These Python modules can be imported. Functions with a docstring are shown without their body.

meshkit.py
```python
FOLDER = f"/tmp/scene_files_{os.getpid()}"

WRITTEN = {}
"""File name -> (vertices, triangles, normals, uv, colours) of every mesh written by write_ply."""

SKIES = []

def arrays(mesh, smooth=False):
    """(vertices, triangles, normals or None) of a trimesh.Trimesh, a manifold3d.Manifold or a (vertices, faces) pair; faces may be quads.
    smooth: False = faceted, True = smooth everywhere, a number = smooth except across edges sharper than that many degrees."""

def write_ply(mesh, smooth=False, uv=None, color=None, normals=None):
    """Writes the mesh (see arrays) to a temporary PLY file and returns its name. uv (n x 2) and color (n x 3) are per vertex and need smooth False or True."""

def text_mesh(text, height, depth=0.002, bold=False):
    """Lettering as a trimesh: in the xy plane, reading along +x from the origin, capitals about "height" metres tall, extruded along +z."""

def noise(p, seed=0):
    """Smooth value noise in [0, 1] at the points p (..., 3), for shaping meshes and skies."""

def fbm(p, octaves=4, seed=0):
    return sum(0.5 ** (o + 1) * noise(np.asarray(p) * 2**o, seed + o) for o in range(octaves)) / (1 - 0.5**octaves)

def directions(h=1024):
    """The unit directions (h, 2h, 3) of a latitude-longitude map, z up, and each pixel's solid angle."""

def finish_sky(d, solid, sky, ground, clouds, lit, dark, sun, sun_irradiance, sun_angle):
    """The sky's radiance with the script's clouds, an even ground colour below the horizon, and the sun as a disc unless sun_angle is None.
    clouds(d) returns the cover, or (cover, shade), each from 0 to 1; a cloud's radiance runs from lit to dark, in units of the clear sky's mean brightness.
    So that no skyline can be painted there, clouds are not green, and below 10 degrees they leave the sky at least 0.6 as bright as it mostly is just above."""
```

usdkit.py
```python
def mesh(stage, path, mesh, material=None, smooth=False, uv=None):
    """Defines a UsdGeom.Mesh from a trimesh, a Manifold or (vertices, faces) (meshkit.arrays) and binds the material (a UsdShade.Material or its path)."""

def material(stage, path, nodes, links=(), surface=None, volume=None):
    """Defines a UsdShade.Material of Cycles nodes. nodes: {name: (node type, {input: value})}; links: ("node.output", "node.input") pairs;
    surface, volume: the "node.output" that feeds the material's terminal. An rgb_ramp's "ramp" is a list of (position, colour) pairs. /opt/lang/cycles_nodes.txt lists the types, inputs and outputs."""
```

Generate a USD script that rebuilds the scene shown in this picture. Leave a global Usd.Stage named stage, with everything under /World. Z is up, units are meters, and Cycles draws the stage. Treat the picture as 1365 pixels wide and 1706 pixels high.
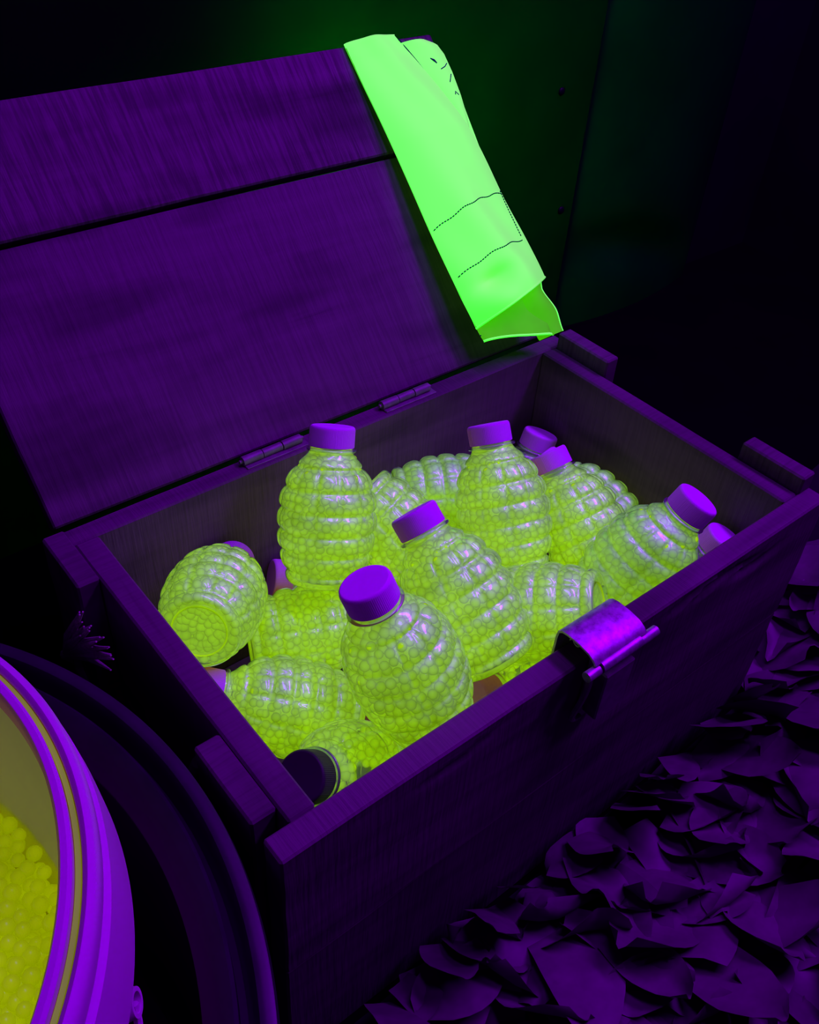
import math
import numpy as np
import trimesh
import manifold3d as m3
from scipy.spatial import cKDTree
from pxr import Gf, Sdf, Usd, UsdGeom, UsdLux, UsdShade
import usdkit
import meshkit

PI = math.pi
stage = Usd.Stage.CreateInMemory()
UsdGeom.SetStageUpAxis(stage, "Z")
UsdGeom.SetStageMetersPerUnit(stage, 1.0)
world = UsdGeom.Xform.Define(stage, "/World")
stage.SetDefaultPrim(world.GetPrim())

# ------------------------------------------------------------------ camera
# x runs along the chest (left to right), y towards the back wall, z up; z = 0 is the chest's rim
W_PX, H_PX, F_PX = 1365, 1706, 1564.2
EYE = np.array([-0.15800823, -0.49756646, 0.45057865])
YAW, PITCH, ROLL = np.radians([41.94056485, -40.5780423, 4.47613402])
fwd = np.array([math.cos(PITCH) * math.sin(YAW), math.cos(PITCH) * math.cos(YAW), math.sin(PITCH)])
r0 = np.array([math.cos(YAW), -math.sin(YAW), 0.0])
u0 = np.cross(r0, fwd)
right = math.cos(ROLL) * r0 + math.sin(ROLL) * u0
up = -math.sin(ROLL) * r0 + math.cos(ROLL) * u0
cam = UsdGeom.Camera.Define(stage, "/World/Camera")
M = np.eye(4)
M[0, :3], M[1, :3], M[2, :3], M[3, :3] = right, up, -fwd, EYE
cam.AddTransformOp().Set(Gf.Matrix4d(M.tolist()))
cam.CreateHorizontalApertureAttr(36.0)
cam.CreateVerticalApertureAttr(36.0 * H_PX / W_PX)
cam.CreateFocalLengthAttr(36.0 * F_PX / W_PX)
cam.CreateClippingRangeAttr(Gf.Vec2f(0.02, 50))
cam.CreateExposureAttr(0.0)

# ------------------------------------------------------------------ light: two ultraviolet lamps overhead, and almost nothing else
VIOLET = (0.30, 0.0, 1.0)


def lamp(name, pos, target, w, h, radiance):
    l = UsdLux.RectLight.Define(stage, "/World/" + name)
    l.CreateWidthAttr(w)
    l.CreateHeightAttr(h)
    l.CreateColorAttr(Gf.Vec3f(*VIOLET))
    l.CreateIntensityAttr(radiance)
    p, t = np.array(pos, float), np.array(target, float)
    z = (p - t) / np.linalg.norm(p - t)
    x = np.cross([0, 1, 0], z)
    x /= np.linalg.norm(x)
    y = np.cross(z, x)
    m = np.eye(4)
    m[0, :3], m[1, :3], m[2, :3], m[3, :3] = x, y, z, p
    l.AddTransformOp().Set(Gf.Matrix4d(m.tolist()))


lamp("ultraviolet_lamp", (1.00, -0.47, 1.32), (0.22, -0.15, 0), 0.24, 1.00, 31.0)
lamp("ultraviolet_lamp_001", (0.30, -0.10, 1.60), (0.22, -0.15, 0), 0.22, 1.00, 14.0)
dome = UsdLux.DomeLight.Define(stage, "/World/room_glow")
dome.CreateColorAttr(Gf.Vec3f(0.35, 0.0, 1.0))
dome.CreateIntensityAttr(0.010)

# ------------------------------------------------------------------ helpers
names_used = {}


def path_for(name, parent=None):
    base = (str(parent.GetPath()) if parent else "/World") + "/"
    n = names_used.get(base + name, 0)
    names_used[base + name] = n + 1
    return base + (name if n == 0 else f"{name}_{n:03d}")


def tag(p, label=None, cat=None, group=None, kind=None):
    for k, v in (("label", label), ("category", cat), ("group", group), ("kind", kind)):
        if v:
            p.SetCustomDataByKey(k, v)
    return p


def thing(name, label, cat, matrix=None, group=None):
    x = UsdGeom.Xform.Define(stage, path_for(name))
    if matrix is not None:
        x.AddTransformOp().Set(Gf.Matrix4d(np.asarray(matrix).T.tolist()))
    return tag(x.GetPrim(), label, cat, group)


def obj(name, mesh, mat, parent=None, smooth=False, label=None, kind=None):
    m = usdkit.mesh(stage, path_for(name, parent), mesh, mat, smooth=smooth)
    return tag(m.GetPrim(), label, None, None, kind)


def joint(*ms):
    return trimesh.util.concatenate([m if isinstance(m, trimesh.Trimesh) else to_tri(m) for m in ms])


def to_tri(m):
    a = m.to_mesh()
    return trimesh.Trimesh(a.vert_properties[:, :3], a.tri_verts, process=False)


def bevel_box(lo, hi, b=0.0012):
    """A box with its edges taken off: the hull of three slightly smaller boxes."""
    lo, hi = np.array(lo, float), np.array(hi, float)
    b = min(b, 0.3 * (hi - lo).min())
    pts = []
    for k in range(3):
        d = np.full(3, b)
        d[k] = 0
        a, c = lo + d, hi - d
        for i in range(8):
            pts.append([c[j] if i >> j & 1 else a[j] for j in range(3)])
    return trimesh.convex.convex_hull(np.array(pts))


def worn_board(lo, hi, axis, seed, amp=0.0008, step=0.010, b=0.0014):
    """A sawn board: a bevelled box cut along its length, the edges wavering a little."""
    box = m3.Manifold.hull_points(np.asarray(bevel_box(lo, hi, b).vertices)).refine_to_length(step)
    t = to_tri(box)
    v = np.array(t.vertices)
    s = np.array([45.0, 45.0, 45.0])
    s[axis] = 9.0
    off = np.stack([meshkit.fbm(v * s + 7.3 * k, 3, seed + 11 * k) - 0.5 for k in range(3)], 1) * 2 * amp
    off[:, axis] *= 0.6
    t.vertices = v + off
    return t


def lathe(profile, n=96, closed=False):
    """Profile of (r, z) turned round z; rows go up the outside."""
    p = np.asarray(profile, float)
    th = np.arange(n) * 2 * PI / n
    v = np.stack([p[:, None, 0] * np.cos(th), p[:, None, 0] * np.sin(th), np.repeat(p[:, 1:2], n, 1)], -1).reshape(-1, 3)
    m = len(p)
    i, j = np.meshgrid(np.arange(m if closed else m - 1), np.arange(n), indexing="ij")
    i2 = (i + 1) % m
    a, b, c, d = i * n + j, i * n + (j + 1) % n, i2 * n + (j + 1) % n, i2 * n + j
    f = np.concatenate([np.stack([a, b, c], -1).reshape(-1, 3), np.stack([a, c, d], -1).reshape(-1, 3)])
    return trimesh.Trimesh(v, f, process=False)


def tube(pts, r, sides=8, samples=0, caps=True):
    p = np.asarray(pts, float)
    if samples:
        from scipy.interpolate import CubicSpline
        u = np.r_[0, np.cumsum(np.linalg.norm(np.diff(p, axis=0), axis=1))]
        p = CubicSpline(u, p)(np.linspace(0, u[-1], samples))
    t = np.gradient(p, axis=0)
    t /= np.linalg.norm(t, axis=1, keepdims=True) + 1e-12
    ref = np.array([0, 0, 1.0]) if abs(t[:, 2]).mean() < 0.8 else np.array([1.0, 0, 0])
    a = np.cross(t, ref)
    a /= np.linalg.norm(a, axis=1, keepdims=True) + 1e-12
    b = np.cross(t, a)
    ang = np.arange(sides) * 2 * PI / sides
    rr = np.broadcast_to(r, (len(p),))
    v = p[:, None] + rr[:, None, None] * (np.cos(ang)[None, :, None] * a[:, None] + np.sin(ang)[None, :, None] * b[:, None])
    i, j = np.meshgrid(np.arange(len(p) - 1), np.arange(sides), indexing="ij")
    q = np.stack([i * sides + j, i * sides + (j + 1) % sides, (i + 1) * sides + (j + 1) % sides, (i + 1) * sides + j], -1).reshape(-1, 4)
    v, f = v.reshape(-1, 3), np.vstack([q[:, [0, 2, 1]], q[:, [0, 3, 2]]])
    if caps:
        n = len(v)
        v = np.vstack([v, p[0], p[-1]])
        k = np.arange(sides)
        e = (len(p) - 1) * sides
        f = np.vstack([f, np.stack([np.full(sides, n), k, (k + 1) % sides], 1), np.stack([np.full(sides, n + 1), e + (k + 1) % sides, e + k], 1)])
    return trimesh.Trimesh(v, f, process=False)


def sheet(grid, thick=0.0):
    """A grid (m, n, 3) of points as a surface; with a thickness it becomes a closed slab."""
    g = np.asarray(grid, float)
    m, n = g.shape[:2]
    i, j = np.meshgrid(np.arange(m - 1), np.arange(n - 1), indexing="ij")
    a, b, c, d = i * n + j, i * n + j + 1, (i + 1) * n + j + 1, (i + 1) * n + j
    f = np.concatenate([np.stack([a, b, c], -1).reshape(-1, 3), np.stack([a, c, d], -1).reshape(-1, 3)])
    v = g.reshape(-1, 3)
    if not thick:
        return trimesh.Trimesh(v, f, process=False)
    du, dv = np.gradient(g, axis=0), np.gradient(g, axis=1)
    nn = np.cross(dv, du).reshape(-1, 3)
    nn /= np.linalg.norm(nn, axis=1, keepdims=True) + 1e-12
    k = len(v)
    rim = np.r_[np.arange(n), (np.arange(1, m)) * n + n - 1, (m - 1) * n + np.arange(n - 2, -1, -1), np.arange(m - 2, 0, -1) * n]
    r2 = np.roll(rim, -1)
    side = np.vstack([np.stack([rim, rim + k, r2 + k], 1), np.stack([rim, r2 + k, r2], 1)])
    return trimesh.Trimesh(np.vstack([v + nn * thick / 2, v - nn * thick / 2]), np.vstack([f[:, ::-1], f + k, side]), process=False)


def frame(origin, axis, spin=0.0):
    z = np.asarray(axis, float)
    z = z / np.linalg.norm(z)
    x = np.cross([0, 0, 1.0], z)
    x = x / np.linalg.norm(x) if np.linalg.norm(x) > 1e-6 else np.array([1.0, 0, 0])
    y = np.cross(z, x)
    m = np.eye(4)
    m[:3, 0], m[:3, 1], m[:3, 2], m[:3, 3] = math.cos(spin) * x + math.sin(spin) * y, -math.sin(spin) * x + math.cos(spin) * y, z, origin
    return m


# ------------------------------------------------------------------ materials
LOOKS = "/World/Looks/"
UsdGeom.Scope.Define(stage, "/World/Looks")


def wood(name, axis, tone=1.0, seed=0.0, sawn=0.5):
    """Rough pale crate wood: grain along an axis, saw marks across it, small knots."""
    long, cross = [34.0] * 3, [22.0] * 3
    long[axis], cross[axis] = 2.2, 330.0
    smudge = [22.0] * 3
    smudge[axis] = 7.0
    c = np.array([0.138, 0.058, 0.120]) * tone
    return usdkit.material(stage, LOOKS + name, {
        "g": ("geometry", {}),
        "m1": ("mapping", {"scale": long, "location": (seed, seed * 0.7, seed * 1.3)}),
        "m2": ("mapping", {"scale": cross, "location": (seed, 0, 0)}),
        "m3": ("mapping", {"scale": [x * 4.5 for x in long]}),
        "grain": ("noise_texture", {"scale": 1.0, "detail": 5.0, "roughness": 0.6, "distortion": 0.6}),
        "saw": ("noise_texture", {"scale": 1.0, "detail": 2.0, "roughness": 0.5}),
        "fine": ("noise_texture", {"scale": 1.0, "detail": 3.0, "roughness": 0.7}),
        "ramp": ("rgb_ramp", {"ramp": [(0.25, tuple(c * 0.55)), (0.40, tuple(c * 0.88)), (0.58, tuple(c)), (0.78, tuple(c * 1.22))]}),
        "m4": ("mapping", {"scale": smudge, "location": (seed * 3.1, seed, seed)}),
        "smudge": ("noise_texture", {"scale": 1.0, "detail": 2.0}),
        "smr": ("map_range", {"from_min": 0.28, "from_max": 0.50, "to_min": 0.45, "to_max": 1.0, "clamp": True}),
        "mul2": ("mix", {"mix_type": "multiply", "fac": 1.0}),
        "sawr": ("map_range", {"from_min": 0.36, "from_max": 0.60, "to_min": 1.0 - 0.45 * sawn, "to_max": 1.0, "clamp": True}),
        "mul": ("mix", {"mix_type": "multiply", "fac": 1.0}),
        "h": ("math", {"math_type": "multiply_add", "value2": 0.5}),
        "bump": ("bump", {"strength": 0.55, "distance": 0.0012}),
        "p": ("principled_bsdf", {"roughness": 0.72, "specular_ior_level": 0.22}),
    }, [("g.position", "m1.vector"), ("g.position", "m2.vector"), ("g.position", "m3.vector"), ("m1.vector", "grain.vector"), ("m2.vector", "saw.vector"), ("m3.vector", "fine.vector"),
        ("grain.fac", "ramp.fac"), ("saw.fac", "sawr.value"), ("ramp.color", "mul.color1"), ("sawr.result", "mul.color2"), ("g.position", "m4.vector"), ("m4.vector", "smudge.vector"), ("smudge.fac", "smr.value"), ("mul.color", "mul2.color1"), ("smr.result", "mul2.color2"), ("mul2.color", "p.base_color"),
        ("fine.fac", "h.value1"), ("saw.fac", "h.value3"), ("h.value", "bump.height"), ("bump.normal", "p.normal")], surface="p.BSDF")


def plain(name, color, rough=0.5, spec=0.5, noise=0.0, scale=30.0, bump=0.0, metallic=0.0):
    c = np.array(color)
    return usdkit.material(stage, LOOKS + name, {
        "g": ("geometry", {}),
        "n": ("noise_texture", {"scale": scale, "detail": 4.0, "roughness": 0.6}),
        "r": ("rgb_ramp", {"ramp": [(0.3, tuple(c * (1 - noise))), (0.7, tuple(c * (1 + noise)))]}),
        "b": ("bump", {"strength": bump, "distance": 0.001}),
        "p": ("principled_bsdf", {"roughness": rough, "specular_ior_level": spec, "metallic": metallic}),
    }, [("g.position", "n.vector"), ("n.fac", "r.fac"), ("r.color", "p.base_color"), ("n.fac", "b.height"), ("b.normal", "p.normal")], surface="p.BSDF")


def glowing(name, glow, strength, albedo, edge=0.6, rough=0.35, spec=0.4, vary=0.12, scale=25.0):
    """Something dyed with a fluorescent dye: it gives off its own colour, less towards edges (thin dye on a bead, shade painted in on cloth)."""
    g = np.array(glow)
    return usdkit.material(stage, LOOKS + name, {
        "geo": ("geometry", {}),
        "n": ("noise_texture", {"scale": scale, "detail": 2.0}),
        "r": ("rgb_ramp", {"ramp": [(0.3, tuple(g * (1 - vary))), (0.7, tuple(np.minimum(1.5, g * (1 + vary))))]}),
        "lw": ("layer_weight", {"blend": 0.35}),
        "e": ("map_range", {"from_min": 0.0, "from_max": 0.9, "to_min": strength, "to_max": strength * edge, "clamp": True}),
        "p": ("principled_bsdf", {"base_color": albedo, "roughness": rough, "specular_ior_level": spec}),
    }, [("geo.position", "n.vector"), ("n.fac", "r.fac"), ("r.color", "p.emission_color"), ("lw.facing", "e.value"), ("e.result", "p.emission_strength")], surface="p.BSDF")


def clear_plastic(name, haze, tint=(0.93, 1.0, 0.97)):
    """A thin clear bottle wall: see-through, shiny, slightly milky."""
    return usdkit.material(stage, LOOKS + name, {
        "fr": ("fresnel", {"IOR": 1.60}),
        "lw": ("layer_weight", {"blend": 0.30}),
        "tint": ("rgb_ramp", {"ramp": [(0.0, tint), (0.45, tint), (0.80, (tint[0] * 0.62, tint[1] * 0.80, 0.85)), (1.0, (0.20, 0.42, 0.55))]}),
        "t": ("transparent_bsdf", {}),
        "g1": ("glossy_bsdf", {"color": (1, 1, 1), "roughness": 0.10}),
        "g2": ("glossy_bsdf", {"color": (1, 1, 1), "roughness": 0.58}),
        "hz": ("mix_closure", {"fac": haze}),
        "mx": ("mix_closure", {}),
    }, [("lw.facing", "tint.fac"), ("tint.color", "t.color"), ("t.BSDF", "hz.closure1"), ("g2.BSDF", "hz.closure2"),
        ("fr.fac", "mx.fac"), ("hz.closure", "mx.closure1"), ("g1.BSDF", "mx.closure2")], surface="mx.closure")


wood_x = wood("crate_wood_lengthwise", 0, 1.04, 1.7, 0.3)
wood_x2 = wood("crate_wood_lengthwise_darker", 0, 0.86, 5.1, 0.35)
wood_y = wood("crate_wood_crosswise", 1, 1.0, 3.3, 0.35)
wood_b = wood("crate_wood_batten", 1, 0.92, 9.1, 0.6)
wood_z = wood("crate_wood_upright", 2, 0.9, 8.2, 0.3)
metal = plain("worn_latch_metal", (0.42, 0.36, 0.46), 0.42, 0.5, 0.45, 160.0, 0.25, 0.6)
hinge_metal = plain("dull_hinge_metal", (0.16, 0.1, 0.15), 0.5, 0.5, 0.3, 120.0, 0.2, 0.2)
dark_cap = plain("dark_cap_plastic", (0.055, 0.012, 0.06), 0.45, 0.3, 0.05, 60.0)
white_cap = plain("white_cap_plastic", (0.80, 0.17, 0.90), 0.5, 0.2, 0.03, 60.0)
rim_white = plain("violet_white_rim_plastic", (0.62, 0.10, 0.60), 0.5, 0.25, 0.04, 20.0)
bucket_glow_tint = plain("glow_yellowed_bucket_plastic", (0.74, 0.66, 0.52), 0.45, 0.4, 0.04, 20.0)  # white plastic, yellowed to carry the bead glow on its inner wall
black_plastic = plain("black_tub_plastic", (0.018, 0.012, 0.022), 0.42, 0.5, 0.3, 40.0, 0.1)
net_fabric = plain("camouflage_net_fabric", (0.122, 0.06, 0.107), 0.55, 0.35, 0.22, 60.0, 0.15)
net_fabric2 = plain("camouflage_net_fabric_dark", (0.085, 0.045, 0.075), 0.6, 0.3, 0.22, 60.0, 0.15)
net_back = plain("camouflage_net_mesh", (0.008, 0.006, 0.008), 0.8, 0.2, 0.2, 80.0)
floor_mat = plain("dark_floor", (0.0015, 0.001, 0.0015), 0.9, 0.05, 0.3, 12.0)
rope_mat = plain("rope_fibre", (0.34, 0.2, 0.30), 0.8, 0.2, 0.25, 200.0)
wall_a = plain("dark_green_panel", (0.001, 0.65, 0.002), 0.45, 0.10, 0.25, 5.0, 0.02)
wall_b = plain("dark_teal_panel", (0.001, 0.90, 0.006), 0.42, 0.12, 0.25, 5.0, 0.02)
wall_c = plain("black_side_panel", (0.006, 0.003, 0.008), 0.6, 0.2, 0.3, 6.0)
rivet_mat = plain("rivet_metal", (0.003, 0.004, 0.006), 0.5, 0.2)
bead_mat = glowing("glowing_gel_bead", (0.33, 0.64, 0.0), 1.0, (0.06, 0.07, 0.01), 0.12, 0.22, 0.35, 0.20, 38.0)
bucket_bead = glowing("glowing_gel_bead_amber", (0.34, 0.42, 0.0), 0.80, (0.10, 0.14, 0.01), 0.55, 0.3, 0.3, 0.2, 14.0)
cloth_mat = glowing("glowing_cloth", (0.006, 1.0, 0.012), 1.25, (0.64, 0.35, 0.17), 0.42, 0.8, 0.1, 0.05, 18.0)  # edge falloff puts the shade of turned-away cloth into its glow
shaded_cloth_mat = glowing("glowing_cloth_shaded", (0.05, 0.52, 0.0), 0.85, (0.10, 0.2, 0.012), 0.45, 0.8, 0.1, 0.08, 40.0)  # same cloth, dimmer and yellower: shade inside the sleeve put into the glow
stitch_mat = plain("dark_green_thread", (0.0, 0.12, 0.04), 0.8, 0.2)
ink_mat = plain("dark_marker_ink", (0.0, 0.10, 0.08), 0.6, 0.2)
glow_ring_mat = glowing("bead_glow_in_groove", (0.20, 0.22, 0.0), 0.7, (0.12, 0.2, 0.03), 0.8, 0.5, 0.3, 0.1)  # no real seal: bead light through the plastic, put in as emission
shell_mat = clear_plastic("clear_bottle_plastic", 0.24)
shell_hazy = clear_plastic("milky_bottle_plastic", 0.38, (0.80, 0.95, 0.98))

# ------------------------------------------------------------------ the setting
FLOOR = -0.270
WALL_Y = 0.320
fl = UsdGeom.Xform.Define(stage, path_for("floor")).GetPrim()
tag(fl, kind="structure")
obj("floor_slab", trimesh.creation.box(bounds=[[-1.6, -1.8, FLOOR - 0.05], [2.0, WALL_Y + 0.1, FLOOR]]), floor_mat, fl)


def bowed_panel(x0, x1, bow, seed, ripples=0.0):
    """A sheet of wall panel, slightly bowed between its fixings."""
    xs, zs = np.linspace(x0, x1, 40), np.linspace(FLOOR, 1.3, 80)
    X, Z = np.meshgrid(xs, zs)
    u = (X - x0) / (x1 - x0)
    Y = WALL_Y + 0.004 + bow * (1 - np.sin(PI * u) ** 0.8) + ripples * np.exp(-((Z + 0.14 + 0.10 * u * u) / 0.035) ** 2) * np.sin(PI * u) + 0.0015 * (meshkit.fbm(np.stack([X * 4, 0 * X, Z * 4], -1), 3, seed) - 0.5)
    return sheet(np.stack([X, Y, Z], -1), 0.003)


wb = UsdGeom.Xform.Define(stage, path_for("wall_back")).GetPrim()
tag(wb, kind="structure")
obj("wall_core", trimesh.creation.box(bounds=[[-1.6, WALL_Y + 0.05, FLOOR], [1.40, WALL_Y + 0.1, 1.3]]), wall_c, wb)
obj("panel", bowed_panel(-0.9, 0.838, 0.001, 3), wall_a, wb, smooth=40, label="dark green wall panel behind the open lid")
obj("panel", bowed_panel(0.841, 1.19, 0.022, 5, 0.028), wall_b, wb, smooth=40, label="bowed dark teal wall panel right of the seam")
RIVETS = ((0.815, -0.063, 0.0055), (0.853, 0.104, 0.005), (0.873, 0.080, 0.0035), (0.778, 0.098, 0.0050), (0.892, 0.165, 0.0025), (0.915, 0.168, 0.003), (0.81, -0.25, 0.004))
for x, z, r in RIVETS:
    s = trimesh.creation.icosphere(2, r)
    s.vertices[:, 1] *= 0.5
    s.apply_translation([x, WALL_Y + 0.003 + (0.028 * (1 - math.sin(PI * (x - 0.841) / 0.349) ** 0.8) if x > 0.841 else 0), z])
    obj("rivet", s, rivet_mat, wb, smooth=True)
wr = UsdGeom.Xform.Define(stage, path_for("wall_right")).GetPrim()
tag(wr, kind="structure")
obj("side_panel", trimesh.creation.box(bounds=[[1.40, -1.8, FLOOR], [1.45, WALL_Y + 0.1, 1.3]]), wall_c, wr)

# ------------------------------------------------------------------ the chest
CW, CD, T = 0.440, 0.265, 0.0175          # inner length, inner depth, board thickness
BOT = FLOOR + 0.0005
chest = thing("wooden_chest", "open rough wooden chest with a plank lid leaning back, full of glowing bottles", "chest")
SEAM = -0.128
INNER_FLOOR = -0.202
L_OUT, R_OUT = -0.0335, CW + 0.0335
# front: two planks, as long as the ends with their battens
front = worn_board((L_OUT, -CD - T, SEAM + 0.0008), (R_OUT, -CD, 0.0), 0, 21, 0.0009, 0.0042)
# a long split in the upper plank near its right end
v = np.array(front.vertices)
sp = 0
for z0, sl, w, x0, x1, dep in ((-0.010, 0.045, 0.0026, 0.275, 0.365, 0.0055), (-0.019, 0.060, 0.0030, 0.300, 0.400, 0.0050), (-0.016, 0.02, 0.0022, 0.05, 0.15, 0.0022), (-0.024, 0.05, 0.0028, 0.345, 0.43, 0.0045)):
    line = z0 + sl * (v[:, 0] - x0) + 0.003 * np.sin(v[:, 0] * 60)
    sp = sp + dep * np.exp(-((v[:, 2] - line) / w) ** 2) * np.clip((v[:, 0] - x0) / 0.03, 0, 1) * np.clip((x1 - v[:, 0]) / 0.03, 0, 1)
v[:, 1] += sp * (v[:, 1] < -CD - T + 0.003) * (v[:, 2] < -0.003)
front.vertices = v
obj("plank", front, wood_x, chest, smooth=30)
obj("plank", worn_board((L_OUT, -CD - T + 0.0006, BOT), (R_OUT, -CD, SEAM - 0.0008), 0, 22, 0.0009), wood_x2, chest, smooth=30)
# back
obj("plank", worn_board((L_OUT, 0.0, SEAM + 0.0008), (R_OUT, T, 0.0), 0, 23, 0.0007), wood_x, chest, smooth=30)
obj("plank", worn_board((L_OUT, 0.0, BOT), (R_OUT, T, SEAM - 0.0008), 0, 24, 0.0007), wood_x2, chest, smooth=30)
# ends
for x0 in (-T, CW):
    obj("plank", worn_board((x0, -CD + 0.0002, SEAM + 0.0006), (x0 + T, -0.0002, 0.0), 1, 25 if x0 < 0 else 26, 0.0007), wood_y, chest, smooth=30)
    obj("plank", worn_board((x0, -CD + 0.0002, BOT), (x0 + T, -0.0002, SEAM - 0.0006), 1, 27 if x0 < 0 else 28, 0.0007), wood_y, chest, smooth=30)
obj("floor_board", bevel_box((0.0005, -CD + 0.0005, INNER_FLOOR - 0.015), (CW - 0.0005, -0.0005, INNER_FLOOR)), wood_x, chest)
# battens: flush with the rim on the left, standing proud of it on the right
for lo, hi, s in (((L_OUT, -0.040, BOT), (-T, 0.0185, 0.0005), 31), ((L_OUT, -0.254, BOT), (-T, -0.193, -0.0005), 32),
                  ((CW + T + 0.0003, -0.062, BOT), (R_OUT, -0.0005, 0.0155), 33), ((CW + T + 0.0003, -CD - 0.001, BOT), (R_OUT, -0.208, 0.0155), 34)):
    obj("batten", worn_board(lo, hi, 1 if s > 32 or s == 32 else 1, s, 0.0006), wood_b, chest, smooth=30)

# lid, hinged at the back rim
TILT = math.radians(43)
E_UP, NRM, O_LID = np.array([0, math.sin(TILT), math.cos(TILT)]), np.array([0, -math.cos(TILT), math.sin(TILT)]), np.array([0, 0.0125, 0.0])


def lid_pt(x, s, h):
    """A point in the lid's own frame: along it, up it, out of its inner face."""
    x, s, h = np.broadcast_arrays(np.asarray(x, float), s, h)
    return x[..., None] * np.array([1.0, 0, 0]) + s[..., None] * E_UP + h[..., None] * NRM + O_LID


def on_lid(m):
    v = np.asarray(m.vertices)
    m = m.copy()
    m.vertices = lid_pt(v[:, 0], v[:, 1], v[:, 2])
    return m


lid = UsdGeom.Xform.Define(stage, path_for("lid", chest)).GetPrim()
obj("lid_board", on_lid(worn_board((-0.0235, 0.2045, -0.015), (0.466, 0.3025, 0.0), 0, 41, 0.0008)), wood("lid_wood_upper", 0, 1.0, 13.3, 1.0), lid, smooth=30)
obj("lid_board", on_lid(worn_board((-0.0235, 0.0065, -0.015), (0.466, 0.2005, -0.0005), 0, 42, 0.0008)), wood("lid_wood_lower", 0, 0.93, 17.9, 0.45), lid, smooth=30)
for x in (0.05, 0.38):
    obj("lid_batten", on_lid(bevel_box((x, 0.03, -0.0275), (x + 0.045, 0.285, -0.0155))), wood_z, lid)

# hinges on the back rim
for x0, x1 in ((0.122, 0.176), (0.257, 0.309)):
    h = UsdGeom.Xform.Define(stage, path_for("hinge", chest)).GetPrim()
    obj("leaf", bevel_box((x0 + 0.001, 0.0035, -0.0006), (x1 + 0.004, 0.0115, 0.0012), 0.0004), hinge_metal, h)
    w = (x1 - x0) / 3
    for k in range(3):
        c = trimesh.creation.cylinder(0.0038 if k != 1 else 0.0035, w - 0.0008, sections=20)
        c.apply_transform(trimesh.transformations.rotation_matrix(PI / 2, [0, 1, 0]))
        c.apply_translation([x0 + (k + 0.5) * w, 0.0105, 0.0040])
        obj("knuckle", c, hinge_metal, h, smooth=40)
    c = trimesh.creation.cylinder(0.0016, x1 - x0 + 0.004, sections=12)
    c.apply_transform(trimesh.transformations.rotation_matrix(PI / 2, [0, 1, 0]))
    c.apply_translation([(x0 + x1) / 2, 0.0105, 0.0040])
    obj("hinge_pin", c, hinge_metal, h, smooth=40)

# latch folded over the front rim
latch = UsdGeom.Xform.Define(stage, path_for("latch", chest)).GetPrim()


def strip(profile, x0, x1, th):
    p = np.array(profile, float)
    xs = np.linspace(x0, x1, 3)
    return sheet(np.stack([np.stack([np.full(len(xs), 0) + xs, np.full(len(xs), y), np.full(len(xs), z)], -1) for y, z in p]), th)


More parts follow.
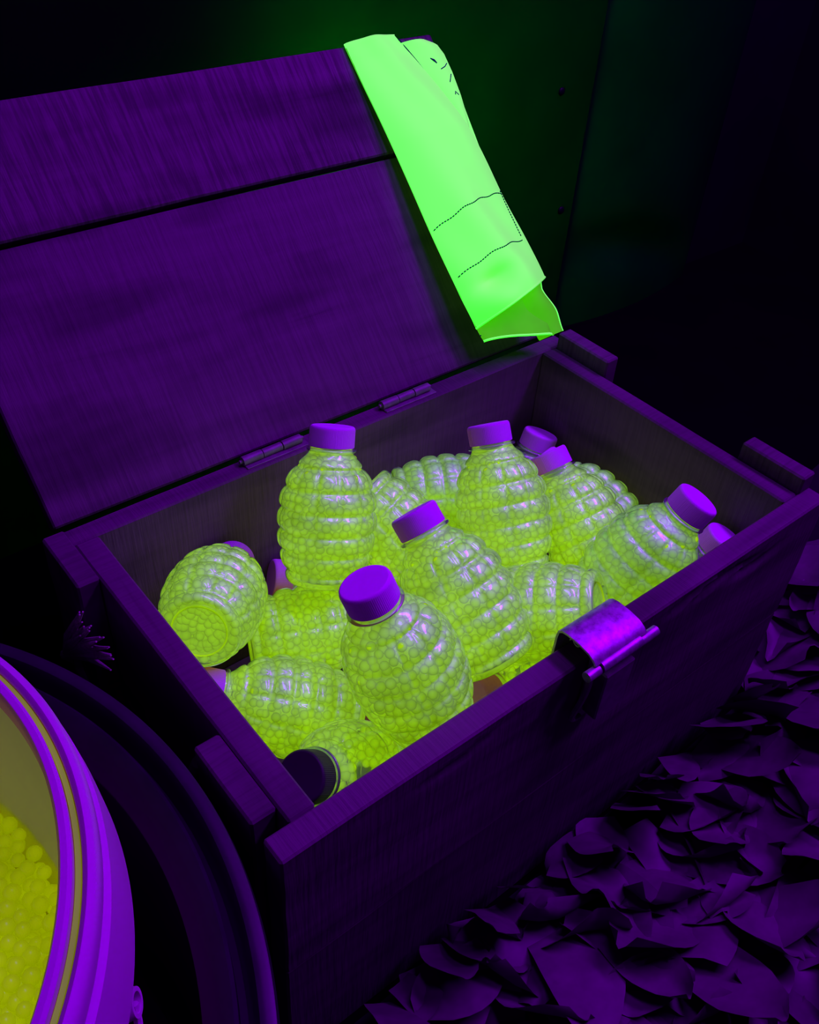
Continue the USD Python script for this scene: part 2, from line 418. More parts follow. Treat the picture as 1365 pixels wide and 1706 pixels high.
obj("latch_plate", strip([(-0.2620, -0.020), (-0.2622, -0.004), (-0.2625, 0.010), (-0.2632, 0.0145), (-0.2655, 0.0168), (-0.270, 0.0178), (-0.280, 0.0178), (-0.288, 0.0165), (-0.2925, 0.0142), (-0.2950, 0.0115)], 0.1865, 0.2345, 0.0016), metal, latch, smooth=35, label="worn metal latch plate bent over the rim")
for k, (a, b) in enumerate(((0.179, 0.190), (0.191, 0.228), (0.229, 0.245))):
    c = trimesh.creation.cylinder(0.0042 if k == 1 else 0.0036, b - a, sections=20)
    c.apply_transform(trimesh.transformations.rotation_matrix(PI / 2, [0, 1, 0]))
    c.apply_translation([(a + b) / 2, -0.2955, 0.0085 if k == 1 else 0.0072])
    obj("knuckle", c, metal, latch, smooth=40)
obj("latch_leaf", joint(bevel_box((0.196, -0.2865, -0.058), (0.236, -0.2836, 0.004), 0.0008), bevel_box((0.198, -0.2985, -0.048), (0.226, -0.2868, -0.004), 0.001)), hinge_metal, latch)
obj("latch_hook", tube([(0.186, -0.2935, 0.006), (0.185, -0.2945, -0.012), (0.1845, -0.292, -0.030), (0.186, -0.289, -0.046), (0.196, -0.288, -0.052)], 0.0021, 8, 24), hinge_metal, latch, smooth=40)
coil = [(0.1925 + 0.0006 * t, -0.2725 + 0.0034 * math.cos(t * 1.2), 0.0085 + 0.0034 * math.sin(t * 1.2)) for t in np.linspace(0, 40, 160)]
obj("spring", tube(coil, 0.0007, 6), metal, latch, smooth=40)

# frayed rope handle on the left end
rg = np.random.default_rng(5)
root = np.array([-0.0460, -0.018, -0.078])
strands = [tube([(-0.020, -0.165, -0.06), (-0.028, -0.14, -0.13), (-0.030, -0.09, -0.165), (-0.030, -0.04, -0.155), (-0.034, 0.000, -0.115), root, root + 0.12 * (np.array([-0.0430, -0.098, 0.012]) - root)], [0.0046] * 5 + [0.0042, 0.0030], 10)]
for k in range(22):
    tip = np.array([-0.0450 + 0.004 * rg.uniform(-1, 1), -0.096 + 0.020 * rg.uniform(-1, 1), 0.008 + 0.011 * rg.uniform(-1, 1)])
    mid = root + 0.5 * (tip - root) + rg.normal(0, 0.0014, 3) + (0, 0, 0.004)
    strands.append(tube([root, mid, tip], [0.0026, 0.0028, 0.0006], 6))
obj("rope_handle", joint(*strands), rope_mat, chest, smooth=50, label="frayed rope end on the left side of the chest")

# ------------------------------------------------------------------ bottles
S = 0.908
PROFILE = np.array([(0.0, .0035), (.018, .0035), (.0240, .0012), (.0275, .0), (.0305, .0025), (.0322, .008), (.0345, .0145), (.0375, .024), (.0398, .036), (.0408, .049), (.0405, .062), (.0385, .075), (.0345, .086), (.0290, .0950), (.0235, .1010), (.0195, .1050), (.0178, .1080), (.0174, .1105), (.0174, .1135)])
from scipy.interpolate import PchipInterpolator
_u = np.r_[0, np.cumsum(np.linalg.norm(np.diff(PROFILE, axis=0), axis=1))]
_pr, _pz = PchipInterpolator(_u, PROFILE[:, 0]), PchipInterpolator(_u, PROFILE[:, 1])
ROW0, ROWH, NROW, NCOL = 0.0100, 0.0172, 5, 12


def pillow(z, th):
    """0 in a groove, 1 on the face of a quilted segment."""
    u = (z - ROW0) / ROWH
    inside = np.clip((u + 0.25) / 0.25, 0, 1) * np.clip((NROW + 0.25 - u) / 0.25, 0, 1)
    a = 1 - np.abs(2 * (u % 1) - 1) ** 3
    b = 1 - np.abs(2 * ((th * NCOL / (2 * PI)) % 1) - 1) ** 5
    return 1 - inside * (1 - a * (0.35 + 0.65 * b))


def bottle_r(r, z, th):
    return r - 0.0036 * (1 - pillow(z, th)) * (r > 0.02)


def make_shell():
    uu = np.linspace(0, _u[-1], 110)
    th = np.arange(120) * 2 * PI / 120
    r, z = _pr(uu)[:, None], _pz(uu)[:, None]
    R = bottle_r(r, z, th[None, :])
    v = np.stack([R * np.cos(th), R * np.sin(th), z + 0 * R], -1).reshape(-1, 3)
    n, m = 120, 110
    i, j = np.meshgrid(np.arange(m - 1), np.arange(n), indexing="ij")
    a, b, c, d = i * n + j, i * n + (j + 1) % n, (i + 1) * n + (j + 1) % n, (i + 1) * n + j
    f = np.concatenate([np.stack([a, b, c], -1).reshape(-1, 3), np.stack([a, c, d], -1).reshape(-1, 3)])
    ring = lathe([(.0172, .1085), (.0198, .1088), (.0202, .1098), (.0198, .1108), (.0172, .1112)], 64)
    return joint(trimesh.Trimesh(v * S, f, process=False), ring.apply_scale(S))


def make_cap():
    n = 270
    th = np.arange(n) * 2 * PI / n
    rib = 0.00010 * np.sign(np.sin(th * 90))
    rows = [(.0166, .1122, 0), (.0181, .1122, 0), (.0183, .1128, 1), (.0183, .1262, 1), (.0179, .1280, .4), (.0170, .12885, 0), (.0164, .1290, 0), (.0160, .1290, 0), (.010, .1290, 0), (0.0, .1290, 0)]
    v = np.concatenate([np.stack([(r + k * rib) * np.cos(th), (r + k * rib) * np.sin(th), np.full(n, z)], 1) for r, z, k in rows])
    i, j = np.meshgrid(np.arange(len(rows) - 1), np.arange(n), indexing="ij")
    a, b, c, d = i * n + j, i * n + (j + 1) % n, (i + 1) * n + (j + 1) % n, (i + 1) * n + j
    f = np.concatenate([np.stack([a, b, c], -1).reshape(-1, 3), np.stack([a, c, d], -1).reshape(-1, 3)])
    return trimesh.Trimesh(v * S, f, process=False)


SPH = trimesh.creation.icosphere(2, 1.0)
SPH1 = trimesh.creation.icosphere(1, 1.0)


def spheres(centres, radii, unit=SPH):
    c, r = np.asarray(centres), np.broadcast_to(radii, (len(centres),))
    v = (c[:, None] + r[:, None, None] * unit.vertices[None]).reshape(-1, 3)
    f = (unit.faces[None] + (np.arange(len(c)) * len(unit.vertices))[:, None, None]).reshape(-1, 3)
    return trimesh.Trimesh(v, f, process=False)


def make_beads(seed, keep=None, top=0.100):
    """Gel beads packed against the inside of the bottle, two layers deep, round a core."""
    rg = np.random.default_rng(seed)
    out, rads = [], []
    R = 0.0037
    for layer, depth in ((0, R + 0.0008), (1, 2.6 * R)):
        uu = np.linspace(0.004, _u[-1], 600)
        z, r = _pz(uu), _pr(uu) - depth
        ok = (z < top) & (r > 0.0005)
        zz, rr = np.where(uu < 0.026, z + depth, z)[ok], r[ok]
        s = np.r_[0, np.cumsum(np.hypot(np.diff(zz), np.diff(rr)))]
        rows = np.arange(0, s[-1], 1.72 * R)
        for q, k in enumerate(rows):
            zc, rc = np.interp(k, s, zz), np.interp(k, s, rr)
            n = max(1, int(2 * PI * rc / (1.98 * R)))
            th = (np.arange(n) + rg.uniform()) * 2 * PI / n + rg.normal(0, 0.22 * R / max(rc, R), n)
            z1 = zc + rg.normal(0, 0.30 * R, n)
            w = 0.62 * R
            fit = np.min([bottle_r(np.full(n, rc + depth), z1 + a * w, th + b * w / max(rc + depth, w)) for a in (-1, 0, 1) for b in (-1, 0, 1)], axis=0) + 0.15 * R * (layer == 0)
            r1 = np.minimum(fit - depth - np.abs(rg.normal(0, 0.25 * R, n)), rc + 0.0003)
            if rc + depth < 0.02:
                r1 = np.full(n, rc)
            out.append(np.stack([r1 * np.cos(th), r1 * np.sin(th), np.maximum(z1, R + 0.004)], 1))
            rads.append(R * rg.uniform(0.82, 1.06, n))
    c, r = np.concatenate(out), np.concatenate(rads)
    if keep is not None:
        w = meshkit.noise(c * 70 + seed, 3)
        k = w > np.quantile(w, 1 - keep)
        return spheres(c[k] * S, r[k] * S, SPH)
    prof = [(max(0.0, float(_pr(t)) - 0.0092), float(_pz(t)) + (0.009 if t < 0.03 else 0)) for t in np.linspace(0, _u[-1], 40) if _pz(t) < top - 0.008]
    prof.append((0, prof[-1][1]))
    return joint(spheres(c * S, r * S, SPH), lathe(prof, 40).apply_scale(S))


shell_mesh, cap_mesh = make_shell(), make_cap()
BEADS = make_beads(4)
KINDS = {}


def build_bottle(kind, label, matrix, group=None):
    b = thing("water_bottle", label, "bottle", matrix, group)
    obj("shell", shell_mesh, shell_hazy if kind == "hazy" else shell_mat, b, smooth=True)
    obj("cap", cap_mesh, dark_cap if kind == "dark capped" else white_cap, b, smooth=35)
    if kind in ("full", "hazy"):
        obj("gel_beads", BEADS, bead_mat, b, smooth=True, kind="stuff", label="packed round gel beads glowing yellow-green")
    elif kind in ("sparse", "dark capped"):
        obj("gel_beads", make_beads(9, 0.42), bead_mat, b, smooth=True, kind="stuff", label="a few clumps of glowing gel beads")
    KINDS[kind] = b
    return b


def bottle(kind, base, axis, spin, label, group=None):
    m = frame(base, axis, spin)
    if kind not in KINDS:
        return build_bottle(kind, label, m, group)
    x = UsdGeom.Xform.Define(stage, path_for("water_bottle"))
    x.GetPrim().GetReferences().AddInternalReference(KINDS[kind].GetPath())
    x.MakeMatrixXform().Set(Gf.Matrix4d(m.T.tolist()))
    x.GetPrim().SetInstanceable(True)
    return tag(x.GetPrim(), label, "bottle", group)


G_ = "quilted bottles of glowing beads in the chest"
for kind, base, axis, spin, label in (
    ("full", (0.1295, -0.0874, -0.0503), (0.3349, 0.375, 0.8644), 0.35, "upright glowing bottle with violet cap, by the left hinge and back wall"),
    ("full", (0.0211, -0.0964, -0.029), (0.6384, 0.7033, -0.3127), 0.2, "leftmost glowing bottle, its flat round base turned to the viewer"),
    ("full", (0.0768, -0.06, -0.1075), (0.9078, -0.4169, 0.0459), 0.7, "glowing bottle lying on its side below the upright one by the left hinge"),
    ("full", (0.1083, -0.2395, -0.0383), (-0.2388, 0.3541, 0.9042), 0.1, "nearest upright glowing bottle, with the whole round top of its cap showing"),
    ("full", (0.1707, -0.2322, -0.0332), (-0.0831, 0.7436, 0.6635), 0.26, "tilted glowing bottle in the middle of the pile, directly left of the latch"),
    ("full", (0.1063, -0.1606, -0.1213), (-0.7749, 0.5418, 0.3256), 0.5, "glowing bottle lying on its side against the left wall, cap hidden by the rim"),
    ("dark capped", (.0986, -.2068, -.1290), (-.68, -.12, .72), 0.0, "half-filled pale bottle in the near corner with a dark cap facing left"),
    ("full", (0.1982, -0.04, -0.0283), (0.2963, -0.7955, -0.5285), 0.9, "glowing bottle with no cap in view just right of the left upright one"),
    ("hazy", (0.2465, -0.0261, -0.0694), (0.8498, -0.5236, 0.0614), 0.4, "bluish green bottle half hidden behind the upright one below the right hinge"),
    ("full", (0.2631, -0.1567, -0.0598), (0.1707, 0.5787, 0.7974), 0.22, "upright glowing bottle with violet cap, below the right hinge"),
    ("full", (0.3441, -0.1901, -0.0897), (0.0117, 0.7593, 0.6506), 0.6, "glowing bottle right of the back upright one, its cap leaning against that one"),
    ("hazy", (0.4075, -0.1682, -0.1081), (-0.1253, 0.9275, 0.3523), 0.1, "bluish bottle along the right wall, mostly hidden behind the glowing one in front of it"),
    ("hazy", (0.2988, -0.215, -0.0711), (0.4522, -0.225, 0.8631), 0.45, "pale green bottle against the front board right of the latch, cap leaning right"),
    ("full", (0.2595, -0.2444, -0.0249), (-0.5447, 0.7379, -0.3984), 0.3, "glowing bottle lying just behind the latch, no cap in view"),
    ("empty", (0.3727, -0.0407, -0.1713), (0.4, 0.0666, 0.9141), 0.0, "dim empty bottle in the far right corner, its cap the rearmost of all"),
    ("empty", (.3768, -.2135, -.1480), (.3445, -.2366, .9085), 0.0, "empty bottle at the front board's right end, only cap and neck above the rim"),
    ("empty", (.2306, -.0615, -.1368), (-.8735, .412, .2593), 0.0, "dark empty bottle whose dull cap shows right of the leftmost bottle"),
    ("full", (.2303, -.0944, -.1711), (-.859, -.4777, .1842), 0.0, "buried bottle with only its grey cap showing between the nearest bottle and the left one"),
    ("full", (.2312, -.1684, -.1757), (-.8745, -.3232, .3616), 0.0, "buried bottle with its pale cap showing under the nearest upright bottle"),
    ("sparse", (.2974, -.2363, -.1257), (-.9604, .2375, .1457), 0.0, "buried half-filled bottle left of the latch, its brownish cap low against the front board"),
):
    bottle(kind, base, axis, spin, label, G_)

# ------------------------------------------------------------------ glowing garment hung over the lid's right end
from scipy.interpolate import CubicSpline
garment = thing("high_visibility_garment", "bright green glowing garment sleeve hung over the right end of the lid", "garment")


def drape(x, s, h):
    """A point of the sleeve: it hangs a little off the lid, more and more towards its open end."""
    x, s, h = np.broadcast_arrays(np.asarray(x, float), s, h)
    off = 0.024 * np.clip((0.285 - s) / 0.22, 0, 1)
    return lid_pt(x - 0.80 * off, s - 0.33 * off, h + off)


# left and right edge of the flattened sleeve, up the lid
SL = np.array([0.020, 0.034, 0.078, 0.130, 0.170, 0.202, 0.233, 0.266, 0.302])
XL = np.array([0.388, 0.384, 0.380, 0.376, 0.3745, 0.373, 0.371, 0.3680, 0.3655])
SR = np.array([0.020, 0.062, 0.097, 0.142, 0.178, 0.210, 0.240, 0.270, 0.302])
XR = np.array([0.470, 0.469, 0.468, 0.463, 0.461, 0.457, 0.448, 0.436, 0.421])
xl, xr = PchipInterpolator(SL, XL), PchipInterpolator(SR, XR)


def sleeve_h(t, s):
    """How far the front of the sleeve stands off the lid: round at its left fold, fuller at the open end, with a few soft folds."""
    full = 0.006 + 0.014 * np.clip((0.30 - s) / 0.09, 0, 1) + 0.010 * np.exp(-((s - 0.060) / 0.035) ** 2) + 0.002 * np.sin(s * 21)
    q = np.clip(t, 0, 1)
    round_ = (1 - (1 - q) ** 3.6) * (1 - 0.62 * q ** 3)
    fold = -0.011 * np.exp(-((s - 0.070 - 0.01 * t) / 0.008) ** 2) * np.exp(-((t - 0.35) / 0.18) ** 2) + 0.006 * np.exp(-((s - 0.052) / 0.010) ** 2) * np.exp(-((t - 0.28) / 0.2) ** 2)
    crease = 0.0026 * np.sin(t * 9 + s * 30) * (0.4 + 0.6 * np.exp(-((s - 0.11) / 0.05) ** 2))
    return 0.002 + full * round_ + fold + crease * np.sin(PI * np.clip(t, 0, 1))


def front_end(t):
    """Where the front of the open end stops: high at the right, low at the left fold."""
    return 0.040 + 0.021 * np.clip(t, 0, 1) ** 0.9


tt, kk = np.meshgrid(np.linspace(0, 1, 40), np.linspace(0, 1, 90))
ss = front_end(tt) + (0.3035 - front_end(tt)) * kk
body = drape(xl(ss) + (xr(ss) - xl(ss)) * tt, ss, sleeve_h(tt, ss))
# turned in over the top edge of the lid
ang = np.linspace(0, 0.5 * PI, 8)[1:]
t1 = np.linspace(0, 1, 40)
top_h = sleeve_h(t1, np.full(40, 0.3035))
cen = (top_h - 0.016) / 2
rad = (top_h + 0.016) / 2
over = np.stack([drape(xl(0.302) + (xr(0.302) - xl(0.302)) * t1 + 0.010 * math.sin(a) * (1 - t1), 0.3035 + 0.35 * rad * math.sin(a), cen + rad * math.cos(a)) for a in ang])
obj("sleeve_front", sheet(np.concatenate([body, over]), 0.0009), cloth_mat, garment, smooth=50)
# back of the sleeve, lying on the lid, longer than the front at its open end
tb, kb = np.meshgrid(np.linspace(0, 1, 40), np.linspace(0, 1, 60))
eb = 0.0275 - 0.017 * tb ** 1.3
sb = eb + (0.300 - eb) * kb
xb = xl(np.clip(sb, 0.02, 0.3)) + (xr(np.clip(sb, 0.02, 0.3)) - xl(np.clip(sb, 0.02, 0.3))) * tb * (1 - 0.17 * np.exp(-((sb - 0.02) / 0.03) ** 2))
hb = 0.0022 + 0.010 * np.exp(-((sb - eb) / 0.020) ** 2) * (0.25 + 0.75 * tb) + 0.0012 * np.sin(tb * 7)
obj("sleeve_back", sheet(drape(xb, sb, np.minimum(hb, sleeve_h(tb, sb) * 0.8 + 0.001)), 0.0009), shaded_cloth_mat, garment, smooth=50)
# hems: a rolled edge round the open end
hem_f = np.array([drape(xl(front_end(t)) + (xr(front_end(t)) - xl(front_end(t))) * t, front_end(t), sleeve_h(t, front_end(t))) for t in np.linspace(0, 1, 30)])
obj("hem", tube(hem_f, 0.0012, 8), cloth_mat, garment, smooth=50)
obj("hem", tube(drape(xb[0], sb[0], np.minimum(hb, sleeve_h(tb, sb) * 0.8 + 0.001)[0]), 0.0012, 8), cloth_mat, garment, smooth=50)
# the loose folded side of the sleeve hanging at the right of the open end
s2, t2 = np.meshgrid(np.linspace(0.078, 0.010, 40), np.linspace(0, 1, 16), indexing="ij")
edge = np.interp(s2, [-0.004, 0.010, 0.030, 0.040, 0.052, 0.064, 0.075], [0.4665, 0.4675, 0.4670, 0.4655, 0.4640, 0.4670, 0.467])
inner = np.interp(s2, [-0.004, 0.012, 0.040, 0.062, 0.075], [0.452, 0.446, 0.443, 0.447, 0.452])
hh = 0.0012 + 0.015 * np.sin(t2 * PI * 0.62) * np.interp(s2, [0, 0.04, 0.075], [0.9, 0.8, 0.6]) + 0.0015 * np.sin(s2 * 160 + t2 * 3) * t2
obj("sleeve_fold", sheet(drape(inner + (edge - inner) * t2, s2, hh), 0.0009), shaded_cloth_mat, garment, smooth=50)
obj("hem", tube(drape(edge[:, -1], s2[:, -1], hh[:, -1]), 0.0010, 8), cloth_mat, garment, smooth=50)
# second layer wrapped round the lid's right edge near the top, with pen marks
s3, t3 = np.meshgrid(np.linspace(0.205, 0.296, 40), np.linspace(0, 1, 14), indexing="ij")
lft = xr(s3) - 0.006
rgt = np.interp(s3, [0.205, 0.222, 0.240, 0.262, 0.280, 0.290, 0.296], [0.460, 0.464, 0.4665, 0.4675, 0.4665, 0.4625, 0.450])
hs = 0.0030 + 0.0045 * np.sin(PI * t3 * 0.85)


def side_pt(t, s):
    l, r = xr(s) - 0.006, np.interp(s, s3[:, 0], rgt[:, 0])
    return drape(l + (r - l) * t, s, 0.0030 + 0.0045 * np.sin(PI * np.asarray(t) * 0.85))


obj("sleeve_side", sheet(drape(lft + (rgt - lft) * t3, s3, hs), 0.0009), cloth_mat, garment, smooth=50)
# unseen glowing cloth added round the lid's right edge to light the wall green
s4, a4 = np.meshgrid(np.linspace(0.045, 0.285, 50), np.linspace(0, 1, 18), indexing="ij")
x4 = 0.4675 + 0.0035 * np.sin(PI * np.clip(a4 / 0.62, 0, 1)) - 0.055 * np.clip((a4 - 0.62) / 0.38, 0, 1) - 0.010 * (a4 < 0.001)
obj("added_glow_wrap", sheet(lid_pt(x4 + 0.001 * np.sin(s4 * 60), s4, 0.0035 - 0.0215 * np.clip(a4 / 0.62, 0, 1) - 0.0005 * np.sin(s4 * 90)), 0.0009), cloth_mat, garment, smooth=50)
marks = []
for pts, r in (([(0.50, 0.277), (0.56, 0.2745), (0.60, 0.2715)], [0.0005, 0.0012, 0.0006]), ([(0.62, 0.2655), (0.80, 0.2675), (0.93, 0.2705)], 0.0005), ([(0.70, 0.2525), (0.80, 0.2560), (0.90, 0.2600)], 0.0005), ([(0.68, 0.2405), (0.74, 0.2432), (0.86, 0.2400)], 0.0006)):
    marks.append(tube([side_pt(t, s) + NRM * 0.0004 for t, s in pts], r, 6))
obj("pen_mark", joint(*marks), ink_mat, garment, smooth=50, label="dark pen strokes on the sleeve's edge")


def stitches(fn, n, fill=0.62):
    out = []
    for k in range(n):
        a, b = k / n, (k + fill) / n
        out.append(tube([fn(a) + NRM * 0.0006, fn((a + b) / 2) + NRM * 0.0008, fn(b) + NRM * 0.0006], 0.00052, 5))
    return joint(*out)


def on_front(t, s):
    return drape(xl(s) + (xr(s) - xl(s)) * t, s, sleeve_h(t, s))


obj("stitching", stitches(lambda a: on_front(0.03 + 0.95 * a, 0.130 + 0.014 * a + 0.004 * math.sin(PI * a) + 0.0006 * math.sin(a * 23)), 34), stitch_mat, garment)
obj("stitching", stitches(lambda a: on_front(0.04 + 0.88 * a, 0.086 + 0.012 * a + 0.0035 * math.sin(PI * a) + 0.0006 * math.sin(a * 19)), 32), stitch_mat, garment)
obj("seam", tube([drape(xr(a) + 0.0005, a, 0.0050) for a in np.linspace(0.208, 0.3, 20)], 0.0007, 6), stitch_mat, garment, label="shade line drawn in the seam gap along the sleeve's edge")  # dark tube laid in the gap between the layers as its shadow
obj("stitching", stitches(lambda a: on_front(0.985 - 0.06 * a, 0.146 - 0.045 * a), 18), stitch_mat, garment)
obj("stitching", stitches(lambda a: drape(np.interp(a, np.linspace(0, 1, 40), xb[3]), np.interp(a, np.linspace(0, 1, 40), sb[0]) + 0.0055, np.interp(a, np.linspace(0, 1, 40), hb[5])), 30, 0.5), stitch_mat, garment)

# ------------------------------------------------------------------ black tub and the white bucket in it
tub = thing("black_tub", "large black plastic tub with a rolled rim, left of the chest", "tub", frame((-0.325, -0.212, FLOOR), (0, 0, 1)))
H = -FLOOR
obj("tub_wall", lathe([(0.0, 0.001), (0.236, 0.001), (0.244, 0.008), (0.262, 0.12), (0.2715, H - 0.020), (0.2655, H - 0.018), (0.2585, H - 0.030), (0.246, 0.02), (0.236, 0.009), (0.0, 0.009)], 160), black_plastic, tub, smooth=40)
obj("tub_rim", lathe([(0.2690, H - 0.020), (0.2725, H - 0.006), (0.2745, H - 0.0012), (0.2785, H), (0.2820, H - 0.0015), (0.2832, H - 0.006), (0.2825, H - 0.022), (0.2790, H - 0.024), (0.2715, H - 0.024)], 200, True), black_plastic, tub, smooth=40)
obj("rim_ledge", lathe([(0.2655, H - 0.020), (0.2650, H - 0.006), (0.2630, H - 0.004), (0.2560, H - 0.008), (0.2480, H - 0.022), (0.2480, H - 0.026), (0.2600, H - 0.030)], 200, True), black_plastic, tub, smooth=40)

BK = np.array([-0.292, -0.208, FLOOR + 0.0095])
bucket = thing("white_bucket", "white plastic bucket standing in the black tub, lit violet", "bucket", frame(BK, (0, 0, 1)))
zb = 0.100 - BK[2]


def up_to(prof):
    return [(r, z - BK[2]) for r, z in prof]


obj("bucket_wall", lathe(up_to([(0.0, BK[2] + 0.001), (0.155, BK[2] + 0.001), (0.1585, BK[2] + 0.006), (0.1850, 0.030), (0.1865, 0.052), (0.1795, 0.088), (0.1765, 0.088), (0.1735, 0.030), (0.1530, BK[2] + 0.006), (0.0, BK[2] + 0.006)]), 200), bucket_glow_tint, bucket, smooth=40)
obj("rim_lip", lathe(up_to([(0.1762, 0.086), (0.1760, 0.0975), (0.1772, 0.0998), (0.1798, 0.1000), (0.1814, 0.0985), (0.1818, 0.086)]), 200, True), rim_white, bucket, smooth=40)
obj("bead_glow_ring", lathe(up_to([(0.1819, 0.086), (0.1819, 0.0945), (0.1842, 0.0945), (0.1842, 0.086)]), 200, True), glow_ring_mat, bucket, smooth=40, label="added ring for the bead glow showing in the rim's groove")
obj("rim_collar", lathe(up_to([(0.1843, 0.084), (0.1843, 0.0930), (0.1850, 0.0960), (0.1870, 0.0975), (0.1895, 0.0965), (0.1912, 0.0935), (0.1915, 0.0870), (0.1902, 0.0845), (0.1906, 0.0820), (0.1935, 0.0800), (0.1958, 0.0640), (0.1978, 0.0420), (0.1965, 0.0385), (0.1880, 0.0400), (0.1870, 0.0700)]), 200, True), rim_white, bucket, smooth=40)
ha = math.radians(-31)
hd, ht = np.array([math.cos(ha), math.sin(ha), 0]), np.array([-math.sin(ha), math.cos(ha), 0])
ear = lathe([(0.0095, 0.0), (0.0080, 0.006), (0.0066, 0.012), (0.0064, 0.014), (0.0045, 0.014), (0.0045, 0.004)], 32, True)
ear.apply_transform(frame(hd * 0.1835 + (0, 0, 0.020 - BK[2]), hd + (0, 0, 0.25)))
obj("handle_ear", ear, rim_white, bucket, smooth=40)
hw = [hd * 0.1955 + (0, 0, 0.022 - BK[2])] + [hd * (0.197 + 0.004 * math.sin(a)) + ht * (-0.19 * math.sin(a)) + np.array([0, 0, 0.014 - BK[2] - 0.10 * math.sin(a)]) for a in np.linspace(0.06, 1.2, 12)]
obj("handle_wire", tube(hw, 0.0019, 8, 50), rim_white, bucket, smooth=40)

# loose gel beads filling the bucket
rg = np.random.default_rng(12)
cs, LEVEL, RB = [], -0.018, 0.0044
for layer in range(2):
    pitch = RB * 1.93
    for i, yy in enumerate(np.arange(-0.18, 0.18, pitch * 0.866)):
        xx = np.arange(-0.18, 0.18, pitch) + (i % 2) * pitch / 2 + layer * pitch / 2
        cs.append(np.stack([xx, np.full(len(xx), yy), np.full(len(xx), -layer * RB * 1.5)], 1))
cs = np.concatenate(cs)
cs[:, :2] += rg.normal(0, 0.0011, (len(cs), 2))
cs[:, 2] += rg.normal(0, 0.0016, len(cs)) + 0.010 * (meshkit.fbm(np.c_[cs[:, :2] * 14, np.zeros(len(cs))], 3, 8) - 0.5)
cs = cs[np.hypot(cs[:, 0], cs[:, 1]) < 0.1700 - RB]
gb = thing("gel_beads", "loose glowing yellow gel beads filling the white bucket", "beads", frame((BK[0], BK[1], LEVEL), (0, 0, 1)))
tag(gb, kind="stuff")
obj("bead_heap", joint(spheres(cs, RB * rg.uniform(0.85, 1.08, len(cs)), SPH1), lathe([(0, -0.06), (0.150, -0.06), (0.1570, -0.022), (0.10, -0.016), (0, -0.016)], 60)), bucket_bead, gb, smooth=True, kind="stuff")

# ------------------------------------------------------------------ camouflage net heaped on the floor at the right
net = thing("camouflage_net", "dark camouflage net of cut fabric flaps heaped on the floor right of the chest", "net")


def mound(x, y):
    x, y = np.asarray(x, float), np.asarray(y, float)
    away = np.clip((-0.30 - y) / 0.10, 0, 1) + np.clip((x - 0.50) / 0.08, 0, 1)
    away = 0.45 + 0.55 * np.clip(away, 0, 1)
    n = meshkit.fbm(np.stack([x * 5.5, y * 5.5, 0 * x], -1), 4, 31)
    return FLOOR + 0.006 + away * (0.012 + 0.085 * np.clip(n - 0.28, 0, 1) + 0.13 * np.clip((x - 0.36) / 0.55, 0, 1) ** 1.3)


gx, gy = np.meshgrid(np.linspace(-0.03, 1.20, 90), np.linspace(-0.95, -0.290, 60))
g1 = sheet(np.stack([gx, gy, mound(gx, gy) - 0.003], -1))
gx, gy = np.meshgrid(np.linspace(0.480, 1.20, 50), np.linspace(-0.290, -0.17, 14))
g2 = sheet(np.stack([gx, gy, mound(gx, gy) - 0.003], -1))
obj("net_backing", joint(g1, g2), net_back, net, smooth=50)


def flap(L, Wd, curl, twist, lift, kind, rg):
    """One cut flap: a tongue of cloth held along its root and curling up and over towards its tip."""
    n, m = 9, 5
    u = np.linspace(0, 1, n)
    phi = lift + curl * u ** 1.4
    ds = L / (n - 1)
    px = np.r_[0, np.cumsum(np.cos(phi[:-1]) * ds)]
    pz = np.r_[0, np.cumsum(np.sin(phi[:-1]) * ds)]
    if kind == 0:
        w = Wd * (0.9 + 0.25 * np.sin(u * PI)) * np.sqrt(np.clip(1 - (u / 1.02) ** 4, 0.02, 1))
    elif kind == 1:
        w = Wd * (1.0 - 0.72 * u)
    else:
        w = Wd * (0.75 + 0.3 * u)
    skew = rg.uniform(-0.5, 0.5) * Wd
    v = np.linspace(-0.5, 0.5, m)
    cup = rg.uniform(-0.25, 0.25) * Wd
    nx, nz = -np.sin(phi), np.cos(phi)
    P = np.zeros((n, m, 3))
    for j in range(m):
        c = cup * (v[j] ** 2) * 4 * (0.3 + u)
        tw = twist * u * v[j] * w
        P[:, j, 0] = px + nx * (c + tw)
        P[:, j, 1] = v[j] * w + skew * u ** 2
        P[:, j, 2] = pz + nz * (c + tw)
    return P


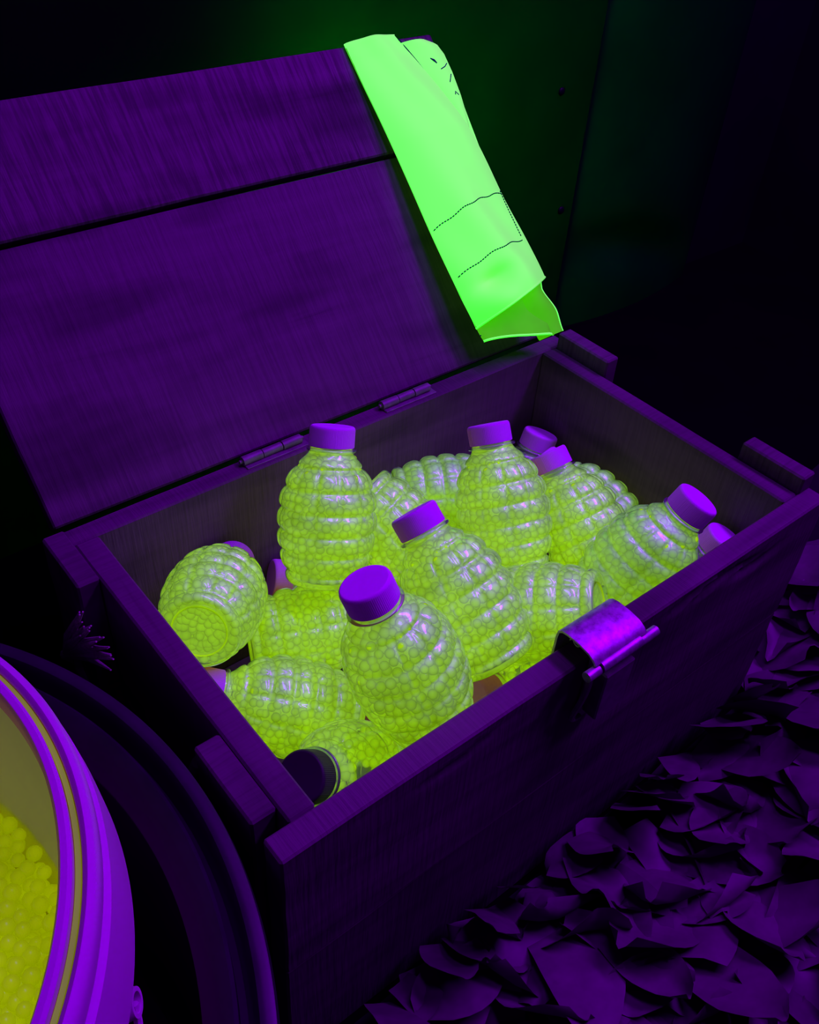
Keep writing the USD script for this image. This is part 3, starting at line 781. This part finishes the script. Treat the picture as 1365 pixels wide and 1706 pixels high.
rg = np.random.default_rng(77)
pts, tries = [], 0
pts = [(x, -0.2905 - rg.uniform(0, 0.008)) for x in np.arange(0.03, 0.50, 0.019)]
while len(pts) < 299 and tries < 40000:
    tries += 1
    x, y = rg.uniform(-0.02, 1.05), rg.uniform(-0.80, -0.225)
    if y > -0.300 and x < 0.505:
        continue
    d = np.array([x, y, float(mound(x, y))]) - EYE
    q = d @ fwd
    sx, sy = W_PX / 2 + F_PX * (d @ right) / q, H_PX / 2 - F_PX * (d @ up) / q
    if not (440 < sx < 1470 and 900 < sy < 1800):     # what the photograph could see, and a margin
        continue
    if np.min(np.hypot(*(np.array(pts) - (x, y)).T)) < 0.0170:
        continue
    pts.append((x, y))
pts.sort(key=lambda p: p[0] * 0.67 + p[1] * 0.74)
for k, (x, y) in enumerate(pts):
    L, Wd = rg.uniform(0.050, 0.090), rg.uniform(0.036, 0.060)
    near = y > -0.300 and x < 0.505
    if near:
        L, Wd = rg.uniform(0.030, 0.050), rg.uniform(0.026, 0.040)
    P = flap(L, Wd, rg.normal(0.15, 0.75), rg.normal(0, 0.4), rg.uniform(-0.05, 0.40), int(rg.choice([0, 0, 0, 0, 2, 1])), rg)
    a = rg.normal(-1.9, 0.35) if near else rg.normal(-2.3, 0.65)
    R2 = np.array([[math.cos(a), -math.sin(a), 0], [math.sin(a), math.cos(a), 0], [0, 0, 1]])
    e = 0.01
    gz = mound(x, y) + (rg.uniform(0.0, 0.012) if near else 0)
    sl = np.array([[1, 0, 0], [0, 1, 0], [(mound(x + e, y) - gz) / e, (mound(x, y + e) - gz) / e, 1]])
    P = P @ R2.T @ sl.T
    P = P - P[0, 2] + np.array([x, y, float(gz) + rg.uniform(0.002, 0.022)])
    P[..., 2] = np.maximum(P[..., 2], FLOOR + 0.002)
    hit = (P[..., 1] > -0.2865) & (P[..., 0] < 0.477)
    if hit.any():
        if y < -0.285:
            P[..., 1] = np.minimum(P[..., 1], -0.2865)
        else:
            P[..., 0] = np.maximum(P[..., 0], 0.477)
    wr = meshkit.fbm(P * 38 + k * 3.1, 2, 50) - 0.5
    P[..., 2] += 0.012 * wr * np.linspace(0.2, 1, P.shape[0])[:, None]
    P[..., 2] = np.maximum(P[..., 2], FLOOR + 0.002)
    obj("net_flap", sheet(P), net_fabric if rg.uniform() < 0.7 else net_fabric2, net, smooth=60)
